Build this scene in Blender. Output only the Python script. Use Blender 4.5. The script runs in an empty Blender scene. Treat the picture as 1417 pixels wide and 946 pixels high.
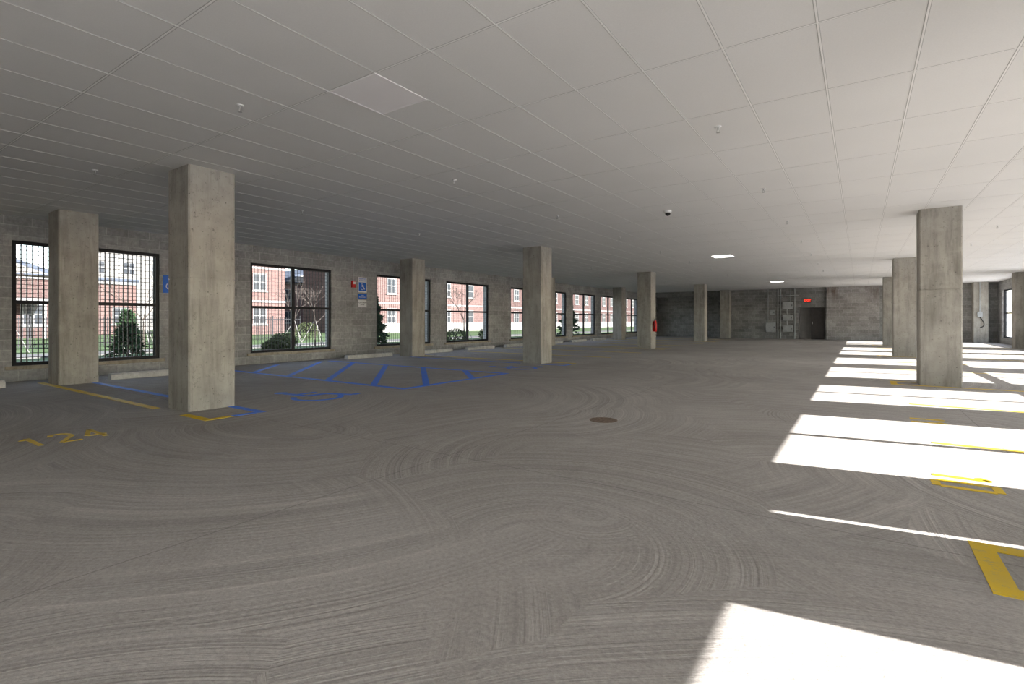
import bpy, bmesh, math, random
from mathutils import Vector, Matrix
random.seed(7)
S = bpy.context.scene
COL = S.collection
H = 3.22
CZ = 1.19
XL, XR, YF, YN = -13.6, 6.05, 37.0, -8.0
PI = math.pi

# ------------------------------------------------------------ materials
def nt_new(name, rough=0.85, spec=0.3):
    m = bpy.data.materials.new(name); m.use_nodes = True
    nt = m.node_tree; b = nt.nodes['Principled BSDF']
    b.inputs['Roughness'].default_value = rough
    b.inputs['Specular IOR Level'].default_value = spec
    return m, nt, b

def N(nt, typ, **kw):
    n = nt.nodes.new(typ)
    for k, v in kw.items():
        setattr(n, k, v)
    return n

def L(nt, a, b): nt.links.new(a, b)

def math_n(nt, op, a, b=None, c=None):
    n = nt.nodes.new('ShaderNodeMath'); n.operation = op
    for i, v in enumerate((a, b, c)):
        if v is None: continue
        if isinstance(v, (int, float)): n.inputs[i].default_value = v
        else: nt.links.new(v, n.inputs[i])
    return n.outputs[0]

def vmath(nt, op, a, b=None):
    n = nt.nodes.new('ShaderNodeVectorMath'); n.operation = op
    for i, v in enumerate((a, b)):
        if v is None: continue
        if isinstance(v, (tuple, list)): n.inputs[i].default_value = v
        else: nt.links.new(v, n.inputs[i])
    return n

def mixc(nt, fac, a, b, mode='MIX'):
    n = nt.nodes.new('ShaderNodeMix'); n.data_type = 'RGBA'; n.blend_type = mode
    if isinstance(fac, (int, float)): n.inputs[0].default_value = fac
    else: nt.links.new(fac, n.inputs[0])
    for i, v in ((6, a), (7, b)):
        if isinstance(v, (tuple, list)): n.inputs[i].default_value = (*v[:3], 1)
        else: nt.links.new(v, n.inputs[i])
    return n.outputs[2]

def ramp(nt, fac, p0, p1, c0=(0,0,0), c1=(1,1,1)):
    n = nt.nodes.new('ShaderNodeValToRGB')
    n.color_ramp.elements[0].position = p0; n.color_ramp.elements[1].position = p1
    n.color_ramp.elements[0].color = (*c0, 1); n.color_ramp.elements[1].color = (*c1, 1)
    nt.links.new(fac, n.inputs[0]); return n.outputs[0]

def coords(nt):
    t = nt.nodes.new('ShaderNodeNewGeometry')
    return t.outputs['Position']

def noise(nt, vec, scale, detail=4, rough=0.55, dist=0):
    n = nt.nodes.new('ShaderNodeTexNoise')
    n.inputs['Scale'].default_value = scale; n.inputs['Detail'].default_value = detail
    n.inputs['Roughness'].default_value = rough; n.inputs['Distortion'].default_value = dist
    nt.links.new(vec, n.inputs['Vector']); return n.outputs['Fac']

def bump(nt, b, h, strength=0.3, dist=0.01):
    n = nt.nodes.new('ShaderNodeBump'); n.inputs['Strength'].default_value = strength
    n.inputs['Distance'].default_value = dist
    nt.links.new(h, n.inputs['Height']); nt.links.new(n.outputs[0], b.inputs['Normal'])

def simple(name, col, rough=0.6, metal=0.0, var=0.12, scale=6, emit=None, estr=1.0):
    m, nt, b = nt_new(name, rough)
    p = coords(nt); f = noise(nt, p, scale)
    dark = tuple(c * (1 - var) for c in col); lite = tuple(min(1, c * (1 + var)) for c in col)
    L(nt, mixc(nt, ramp(nt, f, 0.3, 0.7), dark, lite), b.inputs['Base Color'])
    b.inputs['Metallic'].default_value = metal
    if emit:
        b.inputs['Emission Color'].default_value = (*emit, 1)
        b.inputs['Emission Strength'].default_value = estr
    return m

def mat_floor():
    m, nt, b = nt_new('floor_concrete', 0.8, 0.25)
    p = coords(nt)
    sep = N(nt, 'ShaderNodeSeparateXYZ'); L(nt, p, sep.inputs[0])
    def swirl(scale, off, freq, amp):
        pv = vmath(nt, 'MULTIPLY', p, (1, 1, 0)).outputs[0]
        pv = vmath(nt, 'ADD', pv, off).outputs[0]
        wn = N(nt, 'ShaderNodeTexNoise'); wn.inputs['Scale'].default_value = 0.7
        wn.inputs['Detail'].default_value = 1
        L(nt, pv, wn.inputs['Vector'])
        wob = vmath(nt, 'SUBTRACT', wn.outputs['Color'], (0.5, 0.5, 0.5)).outputs[0]
        wob = vmath(nt, 'MULTIPLY', wob, (0.12, 0.12, 0)).outputs[0]
        pw = vmath(nt, 'ADD', pv, wob).outputs[0]
        v = N(nt, 'ShaderNodeTexVoronoi', voronoi_dimensions='2D'); v.inputs['Scale'].default_value = scale
        L(nt, pw, v.inputs['Vector'])
        r = vmath(nt, 'SUBTRACT', v.outputs['Color'], (0.5, 0.5, 0.5)).outputs[0]
        r = vmath(nt, 'MULTIPLY', r, (1, 1, 0)).outputs[0]
        r = vmath(nt, 'NORMALIZE', r).outputs[0]
        r = vmath(nt, 'MULTIPLY', r, (amp, amp, 0)).outputs[0]
        c = vmath(nt, 'ADD', v.outputs['Position'], r).outputs[0]
        dv = vmath(nt, 'SUBTRACT', pw, c).outputs[0]
        dv = vmath(nt, 'MULTIPLY', dv, (1, 1, 0)).outputs[0]
        d = vmath(nt, 'LENGTH', dv).outputs['Value']
        sc = N(nt, 'ShaderNodeSeparateColor'); L(nt, v.outputs['Color'], sc.inputs[0])
        cx = N(nt, 'ShaderNodeCombineXYZ')
        L(nt, math_n(nt, 'MULTIPLY', d, freq), cx.inputs[0])
        L(nt, math_n(nt, 'MULTIPLY', sc.outputs[2], 40.0), cx.inputs[1])
        cb = N(nt, 'ShaderNodeCombineXYZ')
        L(nt, math_n(nt, 'MULTIPLY', d, freq*0.17), cb.inputs[0])
        L(nt, math_n(nt, 'MULTIPLY', sc.outputs[1], 40.0), cb.inputs[1])
        return noise(nt, cx.outputs[0], 1.0, 3, 0.75), noise(nt, cb.outputs[0], 1.0, 2, 0.6)
    s1, b1 = swirl(0.42, (3.1, 1.7, 0), 56.0, 1.5)
    s2, b2 = swirl(0.36, (13.1, 7.7, 0), 48.0, 1.8)
    msk = ramp(nt, noise(nt, p, 0.45, 2), 0.44, 0.56)
    sw = mixc(nt, msk, s1, s2); brd = mixc(nt, msk, b1, b2)
    swc = ramp(nt, sw, 0.32, 0.68)
    strength = ramp(nt, noise(nt, p, 0.7, 5, 0.6), 0.33, 0.56, (0.3,)*3, (1,)*3)
    big = ramp(nt, noise(nt, p, 0.4, 6, 0.65), 0.3, 0.7)
    base = mixc(nt, big, (0.345, 0.321, 0.297), (0.450, 0.425, 0.398))
    fine = ramp(nt, noise(nt, p, 42, 6, 0.8), 0.3, 0.7, (0.74,)*3, (1.22,)*3)
    base = mixc(nt, 1.0, base, fine, 'MULTIPLY')
    swm = mixc(nt, swc, (0.76, 0.755, 0.75), (1.15, 1.15, 1.15))
    swm = mixc(nt, strength, (1, 1, 1), swm)
    base = mixc(nt, 1.0, base, swm, 'MULTIPLY')
    base = mixc(nt, 1.0, base, ramp(nt, brd, 0.3, 0.7, (0.86,)*3, (1.10,)*3), 'MULTIPLY')
    blot = ramp(nt, noise(nt, p, 1.9, 8, 0.78), 0.54, 0.78)
    base = mixc(nt, math_n(nt, 'MULTIPLY', blot, 0.45), base, (0.55, 0.53, 0.50))
    stn = ramp(nt, noise(nt, p, 0.9, 7, 0.72, 0.5), 0.60, 0.80)
    base = mixc(nt, math_n(nt, 'MULTIPLY', stn, 0.3), base, (0.20, 0.18, 0.165))
    def joint(o, origin, step):
        a = math_n(nt, 'SUBTRACT', o, origin)
        a = math_n(nt, 'DIVIDE', a, step)
        a = math_n(nt, 'SUBTRACT', a, math_n(nt, 'ROUND', a))
        a = math_n(nt, 'ABSOLUTE', a)
        return math_n(nt, 'LESS_THAN', a, 0.005 / step)
    j = math_n(nt, 'MAXIMUM', joint(sep.outputs[0], -3.0, 4.1), joint(sep.outputs[1], 3.43, 4.43))
    base = mixc(nt, math_n(nt, 'MULTIPLY', j, 0.5), base, (0.15, 0.14, 0.13))
    L(nt, base, b.inputs['Base Color'])
    hgt = math_n(nt, 'ADD', math_n(nt, 'MULTIPLY', swc, strength), math_n(nt, 'MULTIPLY', noise(nt, p, 60, 3), 0.8))
    bump(nt, b, hgt, 0.6, 0.005)
    return m

def mat_tile():
    m, nt, b = nt_new('ceiling_tile', 0.9, 0.2)
    p = coords(nt)
    n1 = ramp(nt, noise(nt, p, 90, 3, 0.7), 0.3, 0.7, (0.95,)*3, (1.0,)*3)
    n2 = ramp(nt, noise(nt, p, 0.8, 2), 0.3, 0.7, (0.745, 0.740, 0.733), (0.775, 0.770, 0.763))
    L(nt, mixc(nt, 1, n2, n1, 'MULTIPLY'), b.inputs['Base Color'])
    return m

def mat_cmu(name='block_wall', c1=(0.295, 0.293, 0.287), c2=(0.385, 0.383, 0.375), mortar=(0.45, 0.445, 0.435),
            stain=(0.18, 0.165, 0.15), stain_amt=0.3, zst=2.85):
    m, nt, b = nt_new(name, 0.92, 0.2)
    p = coords(nt)
    sep = N(nt, 'ShaderNodeSeparateXYZ'); L(nt, p, sep.inputs[0])
    cx = N(nt, 'ShaderNodeCombineXYZ')
    u = math_n(nt, 'ADD', sep.outputs[0], sep.outputs[1])
    L(nt, u, cx.inputs[0]); L(nt, sep.outputs[2], cx.inputs[1])
    br = N(nt, 'ShaderNodeTexBrick'); br.inputs['Scale'].default_value = 1.0
    br.inputs['Brick Width'].default_value = 0.406; br.inputs['Row Height'].default_value = 0.203
    br.inputs['Mortar Size'].default_value = 0.008; br.inputs['Mortar Smooth'].default_value = 0.4
    br.inputs['Color1'].default_value = (*c1, 1); br.inputs['Color2'].default_value = (*c2, 1)
    br.inputs['Mortar'].default_value = (*mortar, 1)
    L(nt, cx.outputs[0], br.inputs['Vector'])
    g = ramp(nt, noise(nt, p, 12, 6, 0.75), 0.3, 0.7, (0.75,)*3, (1.24,)*3)
    base = mixc(nt, 1, br.outputs['Color'], g, 'MULTIPLY')
    g2 = ramp(nt, noise(nt, p, 0.9, 5, 0.65), 0.3, 0.7, (0.74,)*3, (1.2,)*3)
    base = mixc(nt, 1, base, g2, 'MULTIPLY')
    cs = N(nt, 'ShaderNodeCombineXYZ')
    L(nt, math_n(nt, 'MULTIPLY', u, 1.6), cs.inputs[0]); L(nt, math_n(nt, 'MULTIPLY', sep.outputs[2], 0.35), cs.inputs[1])
    sn = ramp(nt, noise(nt, cs.outputs[0], 1.3, 6, 0.7), 0.48, 0.64)
    zf = N(nt, 'ShaderNodeMapRange'); zf.inputs['From Min'].default_value = zst - 0.4
    zf.inputs['From Max'].default_value = zst + 0.4
    L(nt, sep.outputs[2], zf.inputs['Value'])
    f = math_n(nt, 'MULTIPLY', math_n(nt, 'MULTIPLY', sn, zf.outputs[0]), stain_amt)
    base = mixc(nt, f, base, stain)
    L(nt, base, b.inputs['Base Color'])
    h = math_n(nt, 'SUBTRACT', math_n(nt, 'MULTIPLY', noise(nt, p, 50, 3), 0.4), br.outputs['Fac'])
    bump(nt, b, h, 0.6, 0.008)
    return m

def mat_brick(name, c1, c2):
    m, nt, b = nt_new(name, 0.9, 0.2)
    p = coords(nt)
    sep = N(nt, 'ShaderNodeSeparateXYZ'); L(nt, p, sep.inputs[0])
    cx = N(nt, 'ShaderNodeCombineXYZ')
    L(nt, math_n(nt, 'ADD', sep.outputs[0], sep.outputs[1]), cx.inputs[0]); L(nt, sep.outputs[2], cx.inputs[1])
    br = N(nt, 'ShaderNodeTexBrick'); br.inputs['Scale'].default_value = 1.0
    br.inputs['Brick Width'].default_value = 0.3; br.inputs['Row Height'].default_value = 0.1
    br.inputs['Mortar Size'].default_value = 0.006
    br.inputs['Color1'].default_value = (*c1, 1); br.inputs['Color2'].default_value = (*c2, 1)
    br.inputs['Mortar'].default_value = (0.11, 0.09, 0.08, 1)
    L(nt, cx.outputs[0], br.inputs['Vector'])
    L(nt, br.outputs['Color'], b.inputs['Base Color'])
    return m

def mat_concrete(name, a, c, scale=1.5):
    m, nt, b = nt_new(name, 0.85, 0.25)
    p = coords(nt)
    n1 = ramp(nt, noise(nt, p, scale, 6, 0.65, 0.3), 0.3, 0.7)
    base = mixc(nt, n1, a, c)
    pores = ramp(nt, noise(nt, p, 18, 7, 0.85), 0.37, 0.43, (0.6,)*3, (1.02,)*3)
    base = mixc(nt, 1, base, pores, 'MULTIPLY')
    sep = N(nt, 'ShaderNodeSeparateXYZ'); L(nt, p, sep.inputs[0])
    def scaled(sx, sz):
        cs = N(nt, 'ShaderNodeCombineXYZ')
        L(nt, math_n(nt, 'MULTIPLY', sep.outputs[0], sx), cs.inputs[0])
        L(nt, math_n(nt, 'MULTIPLY', sep.outputs[1], sx), cs.inputs[1])
        L(nt, math_n(nt, 'MULTIPLY', sep.outputs[2], sz), cs.inputs[2])
        return cs.outputs[0]
    st = ramp(nt, noise(nt, scaled(5, 0.5), 1.2, 6, 0.75), 0.46, 0.68)
    base = mixc(nt, math_n(nt, 'MULTIPLY', st, 0.6), base, tuple(x * 0.5 for x in a))
    pt = ramp(nt, noise(nt, p, 2.6, 5, 0.65, 0.6), 0.48, 0.64)
    base = mixc(nt, math_n(nt, 'MULTIPLY', pt, 0.3), base, tuple(min(1, x * 1.2) for x in c))
    holes = N(nt, 'ShaderNodeTexVoronoi'); holes.inputs['Scale'].default_value = 9
    L(nt, p, holes.inputs['Vector'])
    hm = math_n(nt, 'LESS_THAN', holes.outputs['Distance'], 0.09)
    base = mixc(nt, math_n(nt, 'MULTIPLY', hm, 0.65), base, tuple(x * 0.35 for x in a))
    L(nt, base, b.inputs['Base Color'])
    bump(nt, b, noise(nt, p, 24, 7, 0.85), 0.4, 0.006)
    return m

def mat_paint(name, col, wear=0.3, lo=0.30, hi=0.45):
    m, nt, b = nt_new(name, 0.6, 0.3)
    p = coords(nt)
    f = ramp(nt, noise(nt, p, 14, 6, 0.75), lo, hi)
    f2 = ramp(nt, noise(nt, p, 2.0, 3), 0.3, 0.6, (1 - wear,)*3, (1,)*3)
    ff = math_n(nt, 'MULTIPLY', f, f2)
    L(nt, mixc(nt, ff, tuple(x * 0.35 + 0.17 for x in col), col), b.inputs['Base Color'])
    bump(nt, b, noise(nt, p, 60, 3), 0.4, 0.004)
    return m

M_FLOOR = mat_floor()
M_TILE = mat_tile()
M_TEE = simple('ceiling_tee', (0.83, 0.825, 0.815), 0.7, var=0.02)
M_GAP = simple('ceiling_reveal', (0.45, 0.445, 0.44), 0.8, var=0.03)
M_CMU = mat_cmu()
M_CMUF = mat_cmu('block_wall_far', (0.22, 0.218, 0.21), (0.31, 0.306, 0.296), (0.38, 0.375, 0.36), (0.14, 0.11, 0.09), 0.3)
M_CMUR = mat_cmu('block_wall_rusty', (0.27, 0.255, 0.24), (0.37, 0.35, 0.335), (0.44, 0.425, 0.41), (0.12, 0.07, 0.05), 0.8, 2.6)
M_COLUMN = mat_concrete('column_concrete', (0.305, 0.285, 0.25), (0.425, 0.405, 0.362))
M_SILL = mat_concrete('sill_concrete', (0.34, 0.29, 0.21), (0.46, 0.42, 0.34), 3)
M_STOP = mat_concrete('wheel_stop_concrete', (0.5, 0.49, 0.46), (0.64, 0.63, 0.6), 3)
M_BLACK = simple('black_metal', (0.012, 0.012, 0.014), 0.45, 0.3)
M_DARK = simple('dark_interior', (0.02, 0.02, 0.02), 0.9)
M_PASS = simple('passage_wall', (0.42, 0.41, 0.40), 0.9)
M_DOOR = simple('dark_door_paint', (0.07, 0.062, 0.06), 0.6)
M_IRON = simple('cast_iron', (0.21, 0.155, 0.115), 0.8, 0.0, var=0.35, scale=30)
M_IROND = simple('cast_iron_slots', (0.06, 0.045, 0.035), 0.9)
M_YEL = mat_paint('yellow_paint', (0.80, 0.54, 0.0))
M_YELW = mat_paint('worn_yellow_paint', (0.74, 0.50, 0.01), 0.35, 0.30, 0.46)
M_BLUE = mat_paint('blue_paint', (0.05, 0.22, 0.88), 0.3, 0.28, 0.46)
M_GREY = simple('grey_enamel', (0.40, 0.415, 0.42), 0.5)
M_STEEL = simple('galvanised_steel', (0.5, 0.5, 0.5), 0.4, 0.8)
M_RED = simple('red_enamel', (0.55, 0.02, 0.02), 0.35)
M_WHITE = simple('white_enamel', (0.8, 0.8, 0.8), 0.45, var=0.04)
M_SBLUE = simple('sign_blue', (0.02, 0.14, 0.6), 0.45, var=0.04)
M_LENS = simple('lamp_lens_off', (0.885, 0.86, 0.875), 0.5, var=0.01)
M_LIT = simple('lamp_lens_lit', (0.9, 0.9, 0.9), 0.5, var=0.02, emit=(1, 0.97, 0.88), estr=9)
M_EXIT = simple('exit_glow', (0.7, 0.03, 0.02), 0.5, emit=(1, 0.07, 0.04), estr=1.6)
M_GLASS = simple('dark_window_glass', (0.02, 0.024, 0.03), 0.2)
M_BR1 = mat_brick('red_brick', (0.074, 0.043, 0.040), (0.102, 0.065, 0.060))
M_BR2 = mat_brick('dark_red_brick', (0.042, 0.024, 0.023), (0.064, 0.038, 0.036))
M_SIDING = simple('pale_siding', (0.16, 0.155, 0.145), 0.8, var=0.06)
M_ROOF = simple('blue_grey_shingle', (0.045, 0.055, 0.075), 0.9, scale=20)
M_TRIM = simple('white_trim', (0.15, 0.15, 0.148), 0.7, var=0.04)
M_GRASS = simple('grass', (0.038, 0.068, 0.018), 0.95, var=0.5, scale=3)
M_WALK = simple('sidewalk_concrete', (0.085, 0.083, 0.08), 0.9, var=0.12, scale=2)
M_PAVE = simple('pale_pavement', (0.66, 0.65, 0.635), 0.9, var=0.1, scale=2)  # tone raised so the driveway bounces more sun onto the ceiling
M_LEAF = simple('evergreen_leaf', (0.020, 0.044, 0.017), 0.8, var=0.5, scale=9)
M_LEAF2 = simple('shrub_leaf', (0.045, 0.058, 0.022), 0.8, var=0.5, scale=9)
M_BARK = simple('bark', (0.05, 0.04, 0.034), 0.9, var=0.3, scale=20)
M_ROCK = simple('landscape_rock', (0.2, 0.185, 0.165), 0.9, var=0.3, scale=8)

# ------------------------------------------------------------ mesh builder
class MB:
    def __init__(s): s.v = []; s.f = []; s.m = []; s.mats = []
    def mi(s, mat):
        if mat not in s.mats: s.mats.append(mat)
        return s.mats.index(mat)
    def add(s, vs, fs, mat):
        o = len(s.v); s.v += [tuple(v) for v in vs]
        k = s.mi(mat)
        for f in fs: s.f.append([o + i for i in f]); s.m.append(k)
    def box(s, x0, x1, y0, y1, z0, z1, mat):
        vs = [(x0,y0,z0),(x1,y0,z0),(x1,y1,z0),(x0,y1,z0),(x0,y0,z1),(x1,y0,z1),(x1,y1,z1),(x0,y1,z1)]
        s.add(vs, [(0,3,2,1),(4,5,6,7),(0,1,5,4),(1,2,6,5),(2,3,7,6),(3,0,4,7)], mat)
    def prism(s, pts, z0, z1, mat):
        n = len(pts)
        vs = [(x,y,z0) for x,y in pts] + [(x,y,z1) for x,y in pts]
        fs = [tuple(range(n-1,-1,-1)), tuple(range(n,2*n))] + [(i,(i+1)%n,n+(i+1)%n,n+i) for i in range(n)]
        s.add(vs, fs, mat)
    def cham(s, x0, x1, y0, y1, z0, z1, c, mat):
        s.prism([(x0+c,y0),(x1-c,y0),(x1,y0+c),(x1,y1-c),(x1-c,y1),(x0+c,y1),(x0,y1-c),(x0,y0+c)], z0, z1, mat)
    def tube(s, a, b, r0, r1, mat, n=10, caps=True):
        a = Vector(a); b = Vector(b); d = (b - a).normalized()
        u = d.orthogonal().normalized(); w = d.cross(u)
        vs = []
        for c, r in ((a, r0), (b, r1)):
            for i in range(n):
                t = 2*PI*i/n; vs.append(c + u*math.cos(t)*r + w*math.sin(t)*r)
        fs = [(i,(i+1)%n,n+(i+1)%n,n+i) for i in range(n)]
        if caps: fs += [tuple(range(n-1,-1,-1)), tuple(range(n,2*n))]
        s.add(vs, fs, mat)
    def lathe(s, prof, c, mat, n=20):
        vs = []
        for r, z in prof:
            for i in range(n):
                t = 2*PI*i/n; vs.append((c[0]+r*math.cos(t), c[1]+r*math.sin(t), c[2]+z))
        fs = []
        for k in range(len(prof)-1):
            for i in range(n):
                fs.append((k*n+i, k*n+(i+1)%n, (k+1)*n+(i+1)%n, (k+1)*n+i))
        fs += [tuple(range(n-1,-1,-1)), tuple(range((len(prof)-1)*n, len(prof)*n))]
        s.add(vs, fs, mat)
    def stroke(s, pts, w, mat, z0=0.0, z1=0.003):
        for a, b in zip(pts[:-1], pts[1:]):
            a2 = Vector(a); b2 = Vector(b); d = (b2-a2).normalized(); n = Vector((-d.y, d.x))*w/2
            s.prism([tuple(a2-n), tuple(b2-n), tuple(b2+n), tuple(a2+n)], z0, z1, mat)
    def obj(s, name, parent=None, loc=(0,0,0), rot=(0,0,0), smooth=False, fix=True, **props):
        me = bpy.data.meshes.new(name)
        me.from_pydata(s.v, [], s.f); me.update()
        for m in s.mats: me.materials.append(m)
        me.polygons.foreach_set('material_index', s.m)
        if fix:
            bm = bmesh.new(); bm.from_mesh(me); bmesh.ops.recalc_face_normals(bm, faces=bm.faces); bm.to_mesh(me); bm.free()
        if smooth:
            me.polygons.foreach_set('use_smooth', [True]*len(me.polygons))
        o = bpy.data.objects.new(name, me); COL.objects.link(o)
        o.location = loc; o.rotation_euler = rot
        if parent: o.parent = parent
        for k, v in props.items(): o[k] = v
        return o

def empty(name, loc, rot=(0,0,0), **props):
    o = bpy.data.objects.new(name, None); COL.objects.link(o)
    o.location = loc; o.rotation_euler = rot; o.empty_display_size = 0.1
    for k, v in props.items(): o[k] = v
    return o

def copy_thing(root, loc, rot=None, **props):
    r = root.copy(); COL.objects.link(r); r.location = loc
    if rot is not None: r.rotation_euler = rot
    for k, v in props.items(): r[k] = v
    def rec(src, dst):
        for c in src.children:
            d = c.copy(); COL.objects.link(d); d.parent = dst
            rec(c, d)
    rec(root, r)
    return r

def text_mesh(name, txt, size, mat, extrude=0.0015, bold=0.0):
    cu = bpy.data.curves.new(name, 'FONT'); cu.body = txt; cu.size = size; cu.extrude = extrude
    cu.align_x = 'CENTER'; cu.align_y = 'CENTER'; cu.offset = bold
    t = bpy.data.objects.new(name + '_tmp', cu); COL.objects.link(t)
    bpy.context.view_layer.update()
    me = bpy.data.meshes.new_from_object(t.evaluated_get(bpy.context.evaluated_depsgraph_get()))
    bpy.data.objects.remove(t); me.materials.clear(); me.materials.append(mat)
    o = bpy.data.objects.new(name, me); COL.objects.link(o)
    return o

# ------------------------------------------------------------ room shell
b = MB(); b.box(XL-0.3, XR+0.2, YN-0.3, YF+0.3, -0.3, 0, M_FLOOR)
b.obj('floor', kind='structure')

b = MB()
b.box(XL-0.3, XR+0.2, YN-0.3, YF+0.3, H, H+0.4, M_TILE)
k = math.floor((XL+0.24)/0.61)
x = -0.24 + 0.61*k
while x < XR:
    if x > XL+0.02:
        b.box(x-0.011, x+0.011, YN, YF, H-0.0008, H+0.001, M_GAP)
        b.box(x-0.006, x+0.006, YN, YF, H-0.0022, H+0.001, M_TEE)
    x += 0.61
y = 4.06 - 1.22*9
while y < YF:
    b.box(XL, XR, y-0.012, y+0.012, H-0.0006, H+0.001, M_GAP)
    b.box(XL, XR, y-0.006, y+0.006, H-0.0020, H+0.001, M_TEE)
    y += 1.22
b.obj('ceiling', kind='structure')

ZS, ZH = 0.30, 2.75
def long_wall(name, x0, x1, wins, mat):
    b = MB()
    b.box(x0, x1, YN, YF, 0, ZS, mat)
    b.box(x0, x1, YN, YF, ZH, H, mat)
    ys = [YN] + [v for w in wins for v in w] + [YF]
    for i in range(0, len(ys), 2):
        if ys[i+1] > ys[i] + 0.01: b.box(x0, x1, ys[i], ys[i+1], ZS, ZH, mat)
    return b.obj(name, kind='structure', fix=False)

WL = [(2.75,5.28),(7.45,10.0),(11.8,14.45),(15.35,18.15),(19.9,22.3),(23.1,25.4),(26.2,29.2),(30.0,32.6),(34.3,36.6)]
WR = [(2.05,4.62),(5.7,8.48),(9.73,12.1),(13.65,16.4),(17.7,20.4),(21.9,24.4),(25.4,28.0),(30.6,31.7),(32.3,35.9)]
long_wall('wall_left', XL-0.3, XL, WL, M_CMU)
b = MB()
b.box(XR, XR+0.2, YN, -7.6, 0, H, M_CMU); b.box(XR, XR+0.2, -7.6, 0.9, ZH, H, M_CMU)  # unseen wide opening behind the camera, added for more sun bounce inside
b.box(XR, XR+0.2, 0.9, YF, 0, ZS, M_CMU); b.box(XR, XR+0.2, 0.9, YF, ZH, H, M_CMU)
b.box(XR, XR+0.2, 2.05, 4.62, 2.645, ZH, M_CMU)  # unseen lower window head, added to trim the nearest sun patch
ys = [0.9] + [v for w in WR for v in w] + [YF]
for i in range(0, len(ys), 2): b.box(XR, XR+0.2, ys[i], ys[i+1], ZS, ZH, M_CMU)
b.obj('wall_right', kind='structure', fix=False)
b = MB(); b.box(XL, 0.3, YN-0.3, YN, 0, H, M_CMU); b.box(5.0, XR, YN-0.3, YN, 0, H, M_CMU)
b.box(0.3, 5.0, YN-0.3, YN, 2.85, H, M_CMU)  # header over an unseen opening, added to let light in from behind
b.obj('wall_near', kind='structure', fix=False)
# far wall: a shallow bay, set back to darken that side, a door passage on the other
b = MB()
DX0, DX1, DZ = -3.2, -1.8, 2.0
BX0, BX1, BZ = -12.7, -8.1, 2.85
b.box(XL, BX0, YF, YF+0.3, 0, H, M_CMUF); b.box(BX0, BX1, YF, YF+0.3, BZ, H, M_CMUF)
b.box(BX1, DX0, YF, YF+0.3, 0, H, M_CMUF); b.box(DX1, XR, YF, YF+0.3, 0, H, M_CMUF)
b.box(DX0, DX1, YF, YF+0.3, DZ, H, M_CMUF)
b.obj('wall_far', kind='structure', fix=False)
b = MB()
b.box(BX0-0.2, BX0, YF+0.3, YF+1.2, 0, H, M_CMUF); b.box(BX1, BX1+0.2, YF+0.3, YF+1.2, 0, H, M_CMUF)
b.box(BX0-0.2, BX1+0.2, YF+1.2, YF+1.4, 0, H, M_CMUF); b.box(BX0-0.2, BX1+0.2, YF+0.3, YF+1.4, H, H+0.2, M_CMUF)
b.box(BX0-0.2, BX1+0.2, YF+0.3, YF+1.4, -0.1, 0, M_FLOOR)
b.obj('wall_bay', kind='structure', fix=False)
b = MB()
b.box(DX0-0.1, DX0, YF+0.3, YF+0.9, 0, DZ, M_PASS); b.box(DX1, DX1+0.1, YF+0.3, YF+0.9, 0, DZ, M_PASS)
b.box(DX0-0.1, DX1+0.1, YF+0.9, YF+1.0, 0, DZ, M_PASS); b.box(DX0-0.1, DX1+0.1, YF+0.3, YF+1.0, DZ, DZ+0.1, M_PASS)
b.box(DX0-0.1, DX1+0.1, YF+0.3, YF+1.0, -0.1, 0, M_FLOOR)
b.obj('wall_passage', kind='structure', fix=False)
b = MB(); b.box(-2.55, -1.82, YF+0.20, YF+0.25, 0, 1.98, M_DOOR)
b.box(-2.49, -2.45, YF+0.16, YF+0.20, 0.95, 1.1, M_STEEL)
b.obj('door_1', kind='structure')
b = MB(); b.box(-1.7, 0.95, YF-0.25, YF, 0, H, M_CMUR); b.obj('wall_far_pier', kind='structure')

wcount = 0
def window(xc, y0, y1, side, screen=True, r=0.0034):
    global wcount
    wcount += 1
    w = y1 - y0
    b = MB(); t = 0.035; fw = 0.07; mw = 0.045
    b.box(-t, t, 0, fw, 0, ZH-ZS, M_BLACK); b.box(-t, t, w-fw, w, 0, ZH-ZS, M_BLACK)
    b.box(-t, t, fw, w-fw, 0, fw, M_BLACK); b.box(-t, t, fw, w-fw, ZH-ZS-fw, ZH-ZS, M_BLACK)
    b.box(-t, t, w/2-mw, w/2+mw, fw, ZH-ZS-fw, M_BLACK)
    zt = 1.25
    b.box(-t*0.9, t*0.9, fw, w/2-mw, zt-0.035, zt+0.035, M_BLACK)
    b.box(-t*0.9, t*0.9, w/2+mw, w-fw, zt-0.035, zt+0.035, M_BLACK)
    o = b.obj('window_%d' % wcount, loc=(xc, y0, ZS), kind='structure')
    if screen:
        b = MB(); s = 0.10 if r < 0.008 else 0.085
        yy = fw + s
        while yy < w - fw:
            b.box(-r, r, yy-r, yy+r, fw, ZH-ZS-fw, M_BLACK); yy += s
        zz = fw + s; r *= 0.6
        while zz < ZH-ZS-fw:
            b.box(-r*0.9, r*0.9, fw, w-fw, zz-r, zz+r, M_BLACK); zz += s
        b.obj('wire_screen', parent=o, loc=(side*(-0.045), 0, 0), label='black welded wire screen')
    return o
for y0, y1 in WL: window(XL-0.07, y0, y1, 1, r={2.75: 0.0095, 7.45: 0.0055}.get(y0, 0.0036))
for y0, y1 in WR: window(XR+0.10, y0, y1, -1, screen=False)
n = 0
for y0, y1 in WL:
    n += 1
    b = MB(); b.box(XL+0.001, XL+0.05, y0-0.1, y1+0.1, ZS-0.07, ZS-0.002, M_SILL)
    b.obj('trim_%d' % n, kind='structure')

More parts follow.
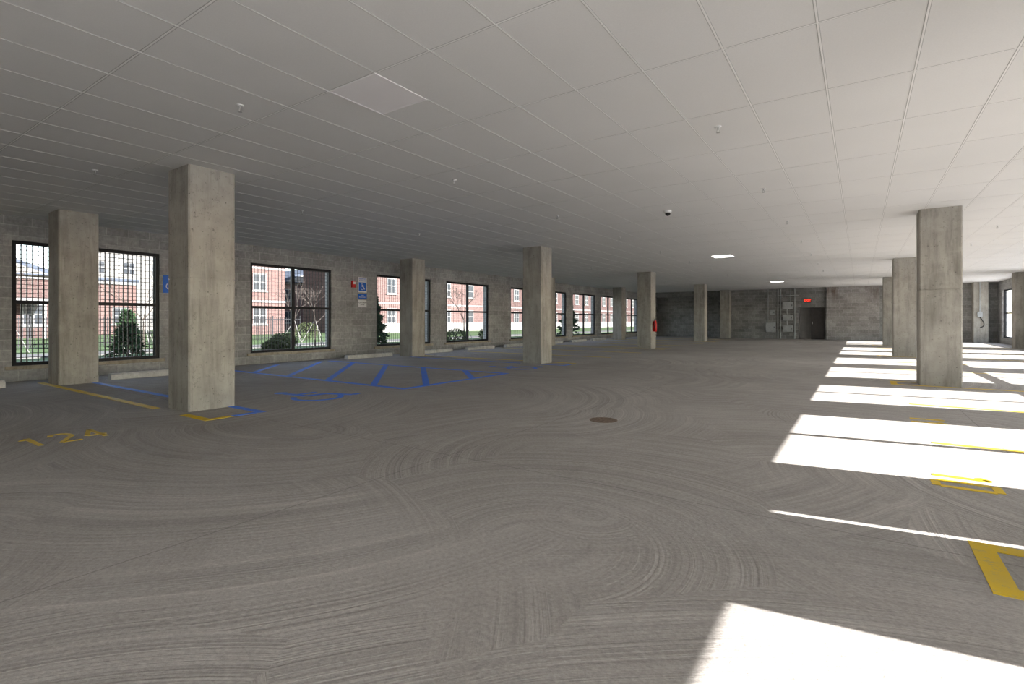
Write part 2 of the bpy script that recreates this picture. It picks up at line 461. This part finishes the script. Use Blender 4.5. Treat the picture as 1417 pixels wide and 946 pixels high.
# ------------------------------------------------------------ columns
def column_mesh(sx=0.6, sy=0.6):
    b = MB()
    b.cham(0, sx, 0, sy, 0, 1.740, 0.018, M_COLUMN)
    b.cham(0.009, sx-0.009, 0.009, sy-0.009, 1.740, 1.754, 0.02, M_COLUMN)
    b.cham(0, sx, 0, sy, 1.754, H, 0.018, M_COLUMN)
    return b
GC = 'square concrete columns'
first = column_mesh().obj('concrete_column', loc=(-7.8, 3.13, 0), category='column', group=GC,
    label='square cast concrete column beside the yellow and blue stall lines')
cols = [(-12.7, 3.07,'square concrete column close to the block wall window'),
        (-12.7, 12.0,'square concrete column before a brick-facing window'),
        (-7.8, 12.0,'square concrete column near the accessible stall aisle'),
        (-12.7, 20.9,'square concrete column near the window wall'),
        (-7.8, 20.9,'square concrete column with a fire extinguisher'),
        (-12.7, 29.8,'square concrete column near the window wall'),
        (-7.8, 29.8,'square concrete column standing in open floor'),
        (0.9, 3.13,'square concrete column beside sunlit stalls'),
        (0.9, 11.95,'square concrete column amid the sunlit floor stripes'),
        (0.9, 20.9,'square concrete column in the sunlit row'),
        (0.9, 29.8,'square concrete column in the sunlit row'),
        (5.42, 3.25,'square concrete column against the sunny wall'),
        (5.42, 12.05,'square concrete column against the sunny wall'),
        (5.42, 20.9,'square concrete column against the sunny wall'),
        (5.42, 29.8,'square concrete column against the sunny wall'),
        (-7.8, 36.38,'square concrete pilaster against the far block wall'),
        (5.0, 36.38,'square concrete pilaster in the far corner')]
for x, y, lb in cols:
    copy_thing(first, (x, y, 0), label=lb)

# ------------------------------------------------------------ floor paint
def line(pts, mat, lb, w=0.1, name='parking_line'):
    ox, oy = pts[0]
    b = MB(); b.stroke([(x-ox, y-oy) for x, y in pts], w, mat)
    return b.obj(name, loc=(ox, oy, 0), category='floor marking', label=lb, group='painted parking lines')
YS = 'yellow painted parking stall line on concrete'
BS = 'blue painted accessible stall line on concrete'
line([(-12.9, 3.01), (-7.85, 3.01)], M_YEL, YS + ' between two columns')
line([(-7.05, 3.01), (-6.5, 3.01)], M_YEL, 'short yellow stall line at a column base')
line([(-6.45, 2.96), (-6.45, 3.3)], M_YEL, 'short yellow end cap of a stall line')
line([(-6.45, 3.31), (-6.45, 3.72)], M_BLUE, 'short blue end cap of a stall line')
line([(-12.09, 3.6), (-7.81, 3.6)], M_BLUE, BS)
line([(-7.19, 3.67), (-6.5, 3.67)], M_BLUE, BS)
b = MB()
XE = -6.5
def addstroke(p, q): b.stroke([p, q], 0.125, M_BLUE)
addstroke((-12.9, 6.3), (XE, 6.3)); addstroke((-12.9, 9.4), (XE, 9.4)); addstroke((XE-0.05, 6.35), (XE-0.05, 9.35))
for x0 in (-11.45, -10.1, -8.75, -7.4, -6.05, -4.7):
    p = [x0, 6.35]; q = [x0-3.0, 9.35]
    if p[0] > XE-0.1: dd = p[0]-(XE-0.1); p = [XE-0.1, 6.35+dd]
    if q[0] < -12.9: dd = -12.9-q[0]; q = [-12.9, 9.35-dd]
    addstroke(tuple(p), tuple(q))
b.obj('hatched_access_aisle', category='floor marking', label='blue diagonal hatched access aisle painted on concrete')
line([(-12.09, 11.9), (-7.81, 11.9)], M_BLUE, BS)
line([(-7.19, 11.9), (-6.5, 11.9)], M_BLUE, BS)
line([(-6.45, 11.85), (-6.45, 12.25)], M_BLUE, 'short blue end cap of a stall line')
line([(-12.9, 12.68), (-6.5, 12.68)], M_YEL, YS)
for y in (15.3, 18.1, 20.8, 21.6, 24.3, 27.0, 29.7, 30.5, 33.3):
    line([(-12.9, y), (-6.6, y)], M_YEL, YS)
for y in (3.07, 6.42, 9.2, 11.88, 15.4, 18.1, 20.83, 24.3, 27.0, 29.73, 33.3):
    line([(0.58, y), (5.35, y)], M_YEL if y < 4 else M_YELW, YS + ' in the sunlit row', w=0.1 if y < 4 else 0.08)
for y in (3.62, 12.44, 21.4, 30.3):
    line([(0.58, y), (0.89, y)], M_YEL, 'short yellow stall line ending at a column')
    line([(0.53, y-0.6), (0.53, y+0.05)], M_YEL, 'yellow end cap joining two stall lines')

DIG = {'0': [[(0,0.06),(0,0.94)],[(0,1),(1,1)],[(1,0.94),(1,0.06)],[(1,0),(0,0)]],
       '1': [[(0.5,0),(0.5,1)],[(0.5,0.97),(0.1,0.8)]],
       '2': [[(0,0.8),(0.15,1),(0.85,1),(1,0.82),(1,0.62),(0,0.02)],[(0,0),(1,0)]],
       '4': [[(0.75,0),(0.75,1)],[(0.72,1),(0,0.32)],[(0,0.3),(1.05,0.3)]]}
def stall_no(txt, x, y, rz, lb, h=0.40, w=0.15, sp=0.235, mat=None, t=0.055):
    b = MB(); n = len(txt)
    for i, ch in enumerate(txt):
        ox = (i-(n-1)/2)*sp - w/2
        for s in DIG[ch]:
            b.stroke([(ox+p[0]*w, (p[1]-0.5)*h) for p in s], t, mat or M_YEL)
    b.obj('stall_number', loc=(x, y, 0), rot=(0, 0, rz), category='floor marking', label=lb)
stall_no('124', -6.68, 1.74, PI/2, 'worn yellow stencilled stall number 124 on concrete', mat=M_YELW, h=0.48, w=0.15, sp=0.235, t=0.045)
stall_no('10', 0.63, 4.98, -PI/2, 'yellow stencilled stall number on sunlit concrete', h=0.34, w=0.16, sp=0.23, t=0.055)
stall_no('11', 0.66, 7.76, -PI/2, 'yellow stencilled stall number on sunlit concrete', h=0.32, t=0.06)

def wheelchair(b, s, mat, z0, z1, ox=0, oy=0):
    T = lambda p: (ox + p[0]*s, oy + p[1]*s)
    def arc(c, r, a0, a1, n): return [T((c[0]+r*math.cos(math.radians(a0+(a1-a0)*i/n)), c[1]+r*math.sin(math.radians(a0+(a1-a0)*i/n)))) for i in range(n+1)]
    b.prism(arc((-0.08, 0.44), 0.075, 0, 345, 14), z0, z1, mat)
    b.stroke([T((-0.08, 0.35)), T((-0.05, 0.0)), T((0.2, -0.02)), T((0.32, -0.34)), T((0.43, -0.3))], 0.08*s, mat, z0, z1)
    b.stroke([T((-0.07, 0.18)), T((0.2, 0.18))], 0.065*s, mat, z0, z1)
    b.stroke(arc((-0.02, -0.17), 0.25, 130, 345, 14), 0.06*s, mat, z0, z1)
for yy in (4.9, 10.7):
    b = MB(); wheelchair(b, 1.4, M_BLUE, 0, 0.003)
    b.obj('wheelchair_symbol', loc=(-7.2, yy, 0), rot=(0, 0, PI/2), category='floor marking',
          label='blue wheelchair symbol painted on concrete stall')

# ------------------------------------------------------------ wheel stops
def wheel_stop_mesh():
    b = MB(); h = 0.9
    prof = [(-0.09, 0), (0.09, 0), (0.075, 0.09), (0.045, 0.12), (-0.045, 0.12), (-0.075, 0.09)]
    vs = [(x, -h, z) for x, z in prof] + [(x, h, z) for x, z in prof]; n = 6
    fs = [tuple(range(n)), tuple(range(2*n-1, n-1, -1))] + [(i, n+i, n+(i+1)%n, (i+1)%n) for i in range(n)]
    b.add(vs, fs, M_STOP)
    b.tube((0, -0.6, 0.118), (0, -0.6, 0.123), 0.018, 0.018, M_DARK); b.tube((0, 0.6, 0.118), (0, 0.6, 0.123), 0.018, 0.018, M_DARK)
    return b
ws = wheel_stop_mesh().obj('wheel_stop', loc=(-12.45, 4.85, 0), category='wheel stop', group='concrete wheel stops',
    label='pale precast concrete wheel stop before the block wall')
for y in (1.55, 10.95, 14.0, 16.7, 19.4, 22.8, 25.6, 28.2):
    copy_thing(ws, (-12.95 if y > 9 else -12.6, y, 0))

# ------------------------------------------------------------ drain
root = empty('floor_drain', (-2.53, 5.66, 0), category='drain', label='round rusty brown iron drain cover set in concrete')
b = MB()
b.lathe([(0.165, 0), (0.165, 0.003), (0.145, 0.004), (0.145, 0)], (0, 0, 0), M_IRON, 32)
b.obj('rim', parent=root)
b = MB(); b.lathe([(0.142, 0.0), (0.142, 0.0015)], (0, 0, 0), M_IROND, 32)
for i in range(-4, 5):
    yy = i*0.031; w = math.sqrt(max(0, 0.14**2-yy**2)); b.box(-w, w, yy-0.0115, yy+0.0115, 0.0015, 0.003, M_IRON)
b.obj('grate', parent=root)

# ------------------------------------------------------------ ceiling hardware
def sprinkler(loc):
    r = empty('sprinkler_head', loc, category='sprinkler', group='ceiling sprinkler heads', label='small chrome pendent sprinkler head in ceiling tile')
    b = MB(); b.lathe([(0.034, 0.003), (0.034, -0.004), (0.024, -0.010), (0.013, -0.010)], (0,0,0), M_WHITE, 20); b.obj('escutcheon', parent=r)
    b = MB(); b.tube((0,0,-0.008), (0,0,-0.03), 0.010, 0.008, M_STEEL)
    b.tube((0.008,0,-0.028), (0.014,0,-0.050), 0.003, 0.003, M_STEEL, 6); b.tube((-0.008,0,-0.028), (-0.014,0,-0.050), 0.003, 0.003, M_STEEL, 6)
    b.tube((0.014,0,-0.050), (0,0,-0.062), 0.003, 0.003, M_STEEL, 6); b.tube((-0.014,0,-0.050), (0,0,-0.062), 0.003, 0.003, M_STEEL, 6)
    b.obj('sprinkler_body', parent=r)
    b = MB(); b.lathe([(0.020, -0.062), (0.020, -0.065)], (0,0,0), M_STEEL, 16); b.obj('deflector', parent=r)
    return r
sp = sprinkler((-4.84, 2.55, H))
for x in (-8.55, -4.85, -1.23, 2.43):
    for y in (2.55, 5.65, 8.7, 11.8, 14.9, 18.0, 21.1, 24.2):
        if (x, y) in ((-4.85, 2.55), (-1.23, 2.55), (2.43, 2.55), (2.43, 5.65)): continue
        copy_thing(sp, (x, y, H))
r = empty('dome_camera', (-2.94, 9.45, H), category='security camera', label='small dark dome camera hanging from ceiling tile')
b = MB(); b.lathe([(0.065, 0.003), (0.065, -0.03), (0.055, -0.045), (0.02, -0.045)], (0,0,0), M_WHITE, 24); b.obj('base', parent=r, smooth=False)
b = MB(); b.lathe([(0.048, -0.045), (0.046, -0.07), (0.032, -0.09), (0.012, -0.098)], (0,0,0), M_DARK, 24); b.obj('dome', parent=r, smooth=True)

def light_panel(x0, y0, lit):
    r = empty('ceiling_light', (x0, y0, H), category='ceiling light',
              label='lit square recessed ceiling light panel' if lit else 'unlit square recessed ceiling light panel')
    b = MB()
    for a in ((0,0.61,0,0.02),(0,0.61,0.59,0.61),(0,0.02,0.02,0.59),(0.59,0.61,0.02,0.59)):
        b.box(*a, -0.006, 0.002, M_LENS)
    b.obj('frame', parent=r)
    b = MB(); b.box(0.02, 0.59, 0.02, 0.59, -0.004, 0.001, M_LIT if lit else M_LENS); b.obj('lens', parent=r)
light_panel(-3.90, 2.84, False)
light_panel(-3.90, 16.87, True)
light_panel(-3.90, 29.7, True)

# ------------------------------------------------------------ fire extinguisher on column
r = empty('fire_extinguisher', (-7.2, 21.12, 0.72), category='fire extinguisher', label='red fire extinguisher hung on a concrete column')
b = MB(); b.lathe([(0.07, 0), (0.078, 0.02), (0.078, 0.38), (0.06, 0.43), (0.025, 0.46), (0.022, 0.48)], (0.09,0,0), M_RED, 20); b.obj('tank', parent=r, smooth=True)
b = MB(); b.box(0.07,0.11,-0.02,0.02,0.47,0.52,M_BLACK); b.box(0.08,0.10,-0.015,0.12,0.52,0.535,M_BLACK); b.box(0.08,0.10,-0.015,0.10,0.485,0.495,M_BLACK); b.obj('handle', parent=r)
b = MB(); b.tube((0.09,-0.02,0.49),(0.10,-0.09,0.42),0.01,0.01,M_BLACK,8); b.tube((0.10,-0.09,0.42),(0.10,-0.09,0.15),0.01,0.013,M_BLACK,8); b.obj('hose', parent=r)
b = MB(); b.box(0,0.012,-0.03,0.03,0.1,0.5,M_STEEL); b.obj('bracket', parent=r)

# ------------------------------------------------------------ wall signs
def flat_sign(name, y, z, w, h, mat, lb, cat='sign'):
    r = empty(name, (XL, y, z), (PI/2, 0, PI/2), category=cat, label=lb)
    b = MB(); b.box(-w/2, w/2, -h/2, h/2, 0, 0.006, mat); b.obj('plate', parent=r)
    return r
def sign_text(r, txt, size, mat, x, y):
    t = text_mesh('lettering', txt, size, mat, 0.0005); t.parent = r; t.location = (x, y, 0.0075); return t
def sign_symbol(r, s, mat, x, y):
    b = MB(); wheelchair(b, s, mat, 0.0062, 0.008, x, y); b.obj('symbol', parent=r)
r = flat_sign('accessible_parking_sign', 11.2, 2.36, 0.36, 0.5, M_WHITE, 'white and blue reserved accessible parking sign on block wall')
b = MB(); b.box(-0.15, 0.15, -0.2, 0.08, 0.0055, 0.0068, M_SBLUE); b.obj('blue_panel', parent=r)
sign_symbol(r, 0.24, M_WHITE, 0, -0.06)
sign_text(r, 'RESERVED\nPARKING', 0.062, M_SBLUE, 0, 0.165)
r = flat_sign('van_accessible_sign', 11.2, 1.98, 0.36, 0.16, M_SBLUE, 'small blue van accessible sign on block wall')
sign_text(r, 'VAN\nACCESSIBLE', 0.055, M_WHITE, 0, 0)
r = flat_sign('tow_away_sign', 11.2, 1.74, 0.34, 0.24, M_WHITE, 'small white notice sign on block wall')
sign_text(r, 'TOW AWAY\nZONE', 0.06, M_BLACK, 0, 0)
r = flat_sign('accessible_parking_sign', 5.5, 2.05, 0.3, 0.42, M_SBLUE, 'blue accessible parking sign beside a window')
sign_symbol(r, 0.3, M_WHITE, 0, 0)
r = empty('fire_alarm', (XL, 10.82, 2.36), category='fire alarm', label='red fire alarm horn strobe on block wall')
b = MB(); b.box(0, 0.06, -0.07, 0.07, -0.11, 0.11, M_RED); b.obj('housing', parent=r)
b = MB(); b.box(0.06, 0.085, -0.04, 0.04, 0.0, 0.08, M_WHITE); b.obj('strobe_lens', parent=r)
b = MB(); b.tube((0.02, 0, 0.11), (0.02, 0, H-2.37), 0.012, 0.012, M_STEEL, 8); b.obj('conduit', parent=r)

# ------------------------------------------------------------ exit sign
r = empty('exit_sign', (-2.72, YF-0.06, 2.34), category='exit sign', label='glowing red EXIT sign above dark doorway')
b = MB(); b.box(-0.2, 0.2, -0.0, 0.06, -0.02, 0.2, M_BLACK); b.obj('housing', parent=r)
t = text_mesh('lettering', 'EXIT', 0.19, M_EXIT, 0.003, 0.004); t.parent = r; t.rotation_euler = (PI/2, 0, 0); t.location = (0, -0.005, 0.09)

# ------------------------------------------------------------ electrical gear on the far wall
def cabinet(x, z, w, h, d, lb, name='electrical_cabinet'):
    r = empty(name, (x, YF-0.004, z), category='electrical box', label=lb, group='grey electrical cabinets on the far wall')
    b = MB(); b.box(-w/2, w/2, -d, 0, -h/2, h/2, M_GREY); b.obj('body', parent=r)
    b = MB(); b.box(-w/2+0.02, w/2-0.02, -d-0.012, -d, -h/2+0.02, h/2-0.02, M_GREY); dr = b.obj('door', parent=r)
    b = MB(); b.box(w/2-0.08, w/2-0.05, -d-0.03, -d-0.012, -0.05, 0.05, M_BLACK); b.obj('latch', parent=dr)
cabinet(-3.80, 2.14, 0.60, 0.44, 0.18, 'grey square electrical cabinet mounted high on block wall')
cabinet(-3.80, 1.36, 0.54, 0.36, 0.2, 'grey electrical cabinet on block wall')
cabinet(-3.80, 0.66, 0.54, 0.40, 0.22, 'grey electrical cabinet low on block wall')
cabinet(-4.78, 0.74, 0.55, 0.6, 0.25, 'grey electrical cabinet low on block wall')
cabinet(-4.68, 1.70, 0.30, 0.30, 0.14, 'small grey junction box on block wall')
def conduit(pts, rad, lb):
    ox, oy, oz = pts[0]
    b = MB()
    for p, q in zip(pts[:-1], pts[1:]):
        b.tube((p[0]-ox, p[1]-oy, p[2]-oz), (q[0]-ox, q[1]-oy, q[2]-oz), rad, rad, M_GREY, 10)
    b.obj('conduit', loc=pts[0], category='conduit', label=lb, group='electrical conduits')
yc = YF - 0.06
for x, za, zb, rr in ((-4.95, 1.05, H, 0.022), (-4.38, 0.0, H, 0.03), (-4.22, 0.0, H, 0.03), (-3.42, 0.0, H, 0.03), (-3.65, 2.37, H, 0.022), (-3.85, 0.88, 1.17, 0.022), (-3.85, 1.55, 1.91, 0.022)):
    conduit([(x, yc, za), (x, yc, zb)], rr, 'grey vertical steel conduit on block wall')
conduit([(-4.4, yc-0.09, 2.75), (-3.2, yc-0.09, 2.75)], 0.03, 'grey horizontal steel conduit on block wall')
r = empty('cable_box', (5.25, 36.36, 1.5), category='electrical box', label='small grey box with a hanging cable on a pilaster')
b = MB(); b.box(-0.1, 0.1, -0.09, 0, -0.14, 0.14, M_GREY); b.obj('body', parent=r)
b = MB()
pp = [(0.0 + 0.16*math.sin(t*PI), -0.05, -0.14 - 0.55*math.sin(t*PI*0.5)) for t in [i/8 for i in range(9)]]
for p, q in zip(pp[:-1], pp[1:]): b.tube(p, q, 0.02, 0.02, M_BLACK, 8)
b.tube((0, -0.05, 0.14), (0, -0.05, H-1.51), 0.02, 0.02, M_GREY, 8)
b.obj('cable', parent=r)

# ------------------------------------------------------------ outside
b = MB(); b.box(-120, XL-0.3, -40, 120, -0.5, -0.12, M_GRASS); b.obj('lawn', kind='structure')
b = MB(); b.box(-26, -23.5, -40, 120, -0.12, -0.08, M_WALK); b.obj('sidewalk', kind='structure')
b = MB(); b.box(XR+0.2, 60, -60, 90, -0.5, -0.1, M_PAVE); b.box(XL-0.3, XR+0.2, -60, YN-0.3, -0.5, -0.1, M_PAVE); b.obj('driveway', kind='structure', fix=False)
def fence(x, y0, y1, lb):
    r = empty('picket_fence', (x, y0, -0.12), category='fence', label=lb)
    b = MB(); W = y1-y0
    for z in (0.15, 1.35): b.box(-0.02, 0.02, 0, W, z, z+0.05, M_BLACK)
    b.obj('rail', parent=r)
    b = MB(); yy = 0.0
    while yy < W: b.box(-0.012, 0.012, yy, yy+0.024, 0.05, 1.5, M_BLACK); yy += 0.14
    b.obj('pickets', parent=r, kind='stuff')
    b = MB(); yy = 0.0
    while yy <= W: b.box(-0.04, 0.04, yy-0.04, yy+0.04, 0, 1.6, M_BLACK); yy += W/8
    b.obj('posts', parent=r)
fence(-32, 5.0, 21.0, 'black metal picket fence beyond the lawn')

def win_mesh(w, h):
    b = MB()
    b.box(0, 0.06, -w/2, w/2, 0, h, M_TRIM)
    b.box(0.06, 0.07, -w/2+0.1, -0.04, 0.1, h/2-0.04, M_GLASS); b.box(0.06, 0.07, 0.04, w/2-0.1, 0.1, h/2-0.04, M_GLASS)
    b.box(0.06, 0.07, -w/2+0.1, -0.04, h/2+0.04, h-0.1, M_GLASS); b.box(0.06, 0.07, 0.04, w/2-0.1, h/2+0.04, h-0.1, M_GLASS)
    b.box(0, 0.12, -w/2-0.1, w/2+0.1, -0.12, 0, M_TRIM)
    return b
def building(xf, y0, y1, depth, h, mat, lb, floors, ww=1.3, wh=1.6, gap=3.2, gable=None, base=None, fh=3.1, porch=False):
    G = -0.12
    r = empty('apartment_building', (xf, y0, G), category='building', label=lb)
    W = y1 - y0
    b = MB(); b.box(-depth, 0, 0, W, 0, h, mat)
    b.obj('body', parent=r)
    b = MB()
    if base: b.box(0, 0.08, 0, W, 0, base, M_SIDING)
    b.box(0, 0.15, -0.1, W+0.1, h-0.25, h+0.05, M_TRIM)
    for i in range(1, floors): b.box(0, 0.06, 0, W, i*fh-0.12, i*fh+0.06, M_TRIM)
    b.obj('trim_band', parent=r)
    b = MB()
    if gable:
        vs = [(0.5, -0.6, h), (0.5, W+0.6, h), (0.5, W/2, h+gable), (-depth-0.5, -0.6, h), (-depth-0.5, W+0.6, h), (-depth-0.5, W/2, h+gable)]
        b.add(vs, [(0,1,2),(5,4,3),(0,2,5,3),(1,4,5,2),(0,3,4,1)], M_ROOF)
        b.add([(0.52, 0.6, h+0.1), (0.52, W-0.6, h+0.1), (0.52, W/2, h+gable-0.35)], [(0,1,2)], M_SIDING)
    else:
        b.box(-depth-0.2, 0.2, -0.2, W+0.2, h+0.05, h+0.35, M_ROOF)
    b.obj('roof', parent=r)
    n = max(1, int(W/gap)); wm = None
    for f in range(floors):
        for i in range(n):
            yy = (i+0.5)*W/n
            if wm is None: wm = win_mesh(ww, wh).obj('building_window', parent=r); o = wm
            else: o = wm.copy(); COL.objects.link(o)
            o.location = (0.0, yy, f*fh + 0.95)
    if porch:
        b = MB(); b.box(0.15, 2.2, 1, W-1, 2.6, 2.85, M_TRIM)
        for i in range(4):
            yy = 1.2 + i*(W-2.4)/3; b.box(1.9, 2.1, yy-0.1, yy+0.1, 0, 2.6, M_TRIM)
        b.obj('porch', parent=r)
    return r
building(-50, 2.0, 12.6, 10, 4.6, M_BR2, 'dark red brick house with blue-grey gable roof', 1, gable=2.2, porch=True, gap=2.6)
building(-78, 22, 38, 12, 12.5, M_SIDING, 'pale sided apartment block with white windows', 4, gap=3.0)
building(-58, 15.5, 20.5, 8, 4.9, M_BR1, 'low red brick building with flat roof', 1, gap=2.5)
building(-46, 23.5, 28.6, 10, 12.5, M_BR1, 'tall red brick apartment block with white trim', 4, gap=2.6)
building(-66, 40, 52, 12, 6.6, M_BR1, 'brick house with pale gable and blue-grey roof', 2, gable=2.4, gap=3.0)
building(-40, 34.5, 56, 12, 12.4, M_BR1, 'long red brick apartment building with pale base', 4, gap=3.6, base=1.0)
building(-40, 58, 110, 12, 12.4, M_BR2, 'long dark red brick apartment building with pale base', 4, gap=3.6, base=1.0)

def leafy(name, loc, kind, h, w, mat, n, lb, cat):
    r = empty(name, loc, category=cat, label=lb)
    b = MB(); b.tube((0,0,0), (0,0,h*0.85), 0.03*h**0.5, 0.01, M_BARK, 8); b.obj('trunk', parent=r)
    b = MB()
    for i in range(n):
        if kind == 'cone':
            t = random.random()**0.7*0.95; rad = w*0.5*(1.0-t)*(0.45+0.55*random.random()**0.5)
            z = 0.06*h + t*h*0.94
            ang = random.random()*2*PI; rad *= 0.8+0.2*math.sin(t*38)
        else:
            v = Vector((random.gauss(0,1), random.gauss(0,1), random.gauss(0,1))).normalized()*(0.55+0.45*random.random()**0.5)
            rad = math.hypot(v.x, v.y)*w*0.5; ang = math.atan2(v.y, v.x); z = h*0.5 + v.z*h*0.48
        c = Vector((rad*math.cos(ang), rad*math.sin(ang), z))
        s = random.uniform(0.05, 0.10)*(0.8 if h < 1.5 else 1.5)
        d = Vector((math.cos(ang)*0.8+random.gauss(0,0.4), math.sin(ang)*0.8+random.gauss(0,0.4), random.gauss(-0.15,0.4))).normalized()
        u = d.orthogonal().normalized(); u = Matrix.Rotation(random.random()*6.28, 3, d) @ u
        b.add([c-u*s*0.35, c+d*s*1.6, c+u*s*0.35, c-d*s*0.3], [(0,1,2,3)], mat)
    b.obj('foliage', parent=r, fix=False)
    return r
G = -0.12
leafy('conifer', (-17.2, 14.7, G), 'cone', 2.6, 1.6, M_LEAF, 3500, 'dark green conical evergreen outside a window', 'tree')
leafy('conifer', (-20.5, 7.0, G), 'cone', 1.7, 1.1, M_LEAF, 2000, 'small dark evergreen outside a window', 'tree')
leafy('conifer', (-17.5, 33, G), 'cone', 3.2, 2.0, M_LEAF, 2500, 'dark green conical evergreen outside a window', 'tree')
for (x, y, h, w) in ((-22.5, 6.1, 0.7, 0.9), (-20.2, 8.7, 0.7, 0.9), (-18.3, 10.9, 0.6, 0.8), (-21.0, 13.0, 0.8, 1.1), (-19.5, 11.9, 0.7, 0.9), (-17.5, 20.5, 0.9, 1.2), (-17.5, 23.5, 1.0, 1.3), (-30.5, 12.5, 1.2, 1.5), (-30.5, 15.5, 1.1, 1.4), (-30.3, 8.0, 1.1, 1.4), (-30.5, 20.5, 1.2, 1.6), (-17.8, 29.0, 1.0, 1.3)):
    leafy('shrub', (x, y, G), 'ball', h, w, random.choice((M_LEAF, M_LEAF2)), 1300, 'low rounded green shrub on the lawn', 'shrub')

def sapling(loc, h, lb):
    r = empty('bare_tree', loc, category='tree', label=lb)
    b = MB()
    def br(p, d, ln, rad, dep):
        q = p + d*ln
        b.tube(p, q, rad, rad*0.7, M_BARK, 6, caps=False)
        if dep == 0: return
        for k in range(3):
            nd = (d + Vector((random.gauss(0,0.45), random.gauss(0,0.45), random.gauss(0.15,0.2)))).normalized()
            br(q, nd, ln*random.uniform(0.55,0.8), rad*0.62, dep-1)
    br(Vector((0,0,0)), Vector((0,0,1)), h*0.33, 0.04, 5)
    b.obj('branches', parent=r, fix=False)
    b = MB()
    for a in (0, 2.1, 4.2):
        b.tube((0.75*math.cos(a), 0.75*math.sin(a), 0), (0.03*math.cos(a), 0.03*math.sin(a), 1.3), 0.018, 0.012, M_SIDING, 6)
    b.obj('support_stakes', parent=r)
sapling((-28.0, 10.2, G), 4.0, 'bare young tree with pale support stakes')
sapling((-28, 18.0, G), 4.2, 'bare young tree with pale support stakes')
sapling((-22.5, 15.6, G), 3.4, 'bare young tree with pale support stakes')
sapling((-27.5, 5.5, G), 3.6, 'bare young tree on the lawn')
sapling((-21.5, 26, G), 4.0, 'bare young tree on the lawn')
rocks = [(-17.0,4.6),(-17.6,5.7),(-17.3,6.9),(-18.2,8.0),(-17.1,8.9),(-17.5,9.9),(-16.9,11.6),(-17.9,12.6),(-16.4,12.8),(-17.0,17.2),(-17.6,18.6),(-16.8,21.9),(-17.2,25.2)]
for rx, ry in rocks:
    me = bpy.data.meshes.new('landscape_rock'); bm = bmesh.new(); bmesh.ops.create_icosphere(bm, subdivisions=2, radius=0.2)
    sc = Vector((random.uniform(0.7,1.3), random.uniform(0.8,1.5), random.uniform(0.5,0.8)))
    for v in bm.verts: v.co = Vector((v.co.x*sc.x, v.co.y*sc.y, v.co.z*sc.z))*(1+random.uniform(-0.12,0.12))
    bm.to_mesh(me); bm.free(); me.materials.append(M_ROCK)
    o = bpy.data.objects.new('landscape_rock', me); COL.objects.link(o)
    o.location = (rx, ry, G+0.07)
    o['category'] = 'rock'; o['label'] = 'pale landscape rock on the lawn'; o['group'] = 'landscape rocks'

# ------------------------------------------------------------ light
sd = bpy.data.lights.new('sun', 'SUN'); sd.energy = 32.0; sd.angle = math.radians(0.2); sd.color = (1.0, 0.97, 0.94)
so = bpy.data.objects.new('sun', sd); COL.objects.link(so)
so.rotation_euler = Vector((-1, -0.147, -0.395)).to_track_quat('-Z', 'Y').to_euler()
so.location = (30, 5, 20)
w = bpy.data.worlds.new('World'); S.world = w; w.use_nodes = True
nt = w.node_tree; bg = nt.nodes['Background']
sky = nt.nodes.new('ShaderNodeTexSky'); sky.sky_type = 'NISHITA'; sky.sun_disc = False
sky.sun_elevation = math.radians(22); sky.sun_rotation = math.radians(82); sky.air_density = 1.0; sky.dust_density = 0.4
hs = nt.nodes.new('ShaderNodeHueSaturation'); hs.inputs['Saturation'].default_value = 0.65
nt.links.new(sky.outputs[0], hs.inputs['Color']); nt.links.new(hs.outputs[0], bg.inputs[0]); bg.inputs[1].default_value = 0.75

# ------------------------------------------------------------ camera
cd = bpy.data.cameras.new('Camera'); cam = bpy.data.objects.new('Camera', cd); COL.objects.link(cam)
cd.sensor_width = 36; cd.lens = 708/1417*36; cd.shift_y = -(473-443)/1417; cd.clip_end = 500
cam.location = (0, 0, CZ); cam.rotation_euler = (PI/2, 0, math.atan(481.5/708))
S.camera = cam
S.view_settings.view_transform = 'Standard'
S.view_settings.look = 'None'
S.view_settings.exposure = 0.0
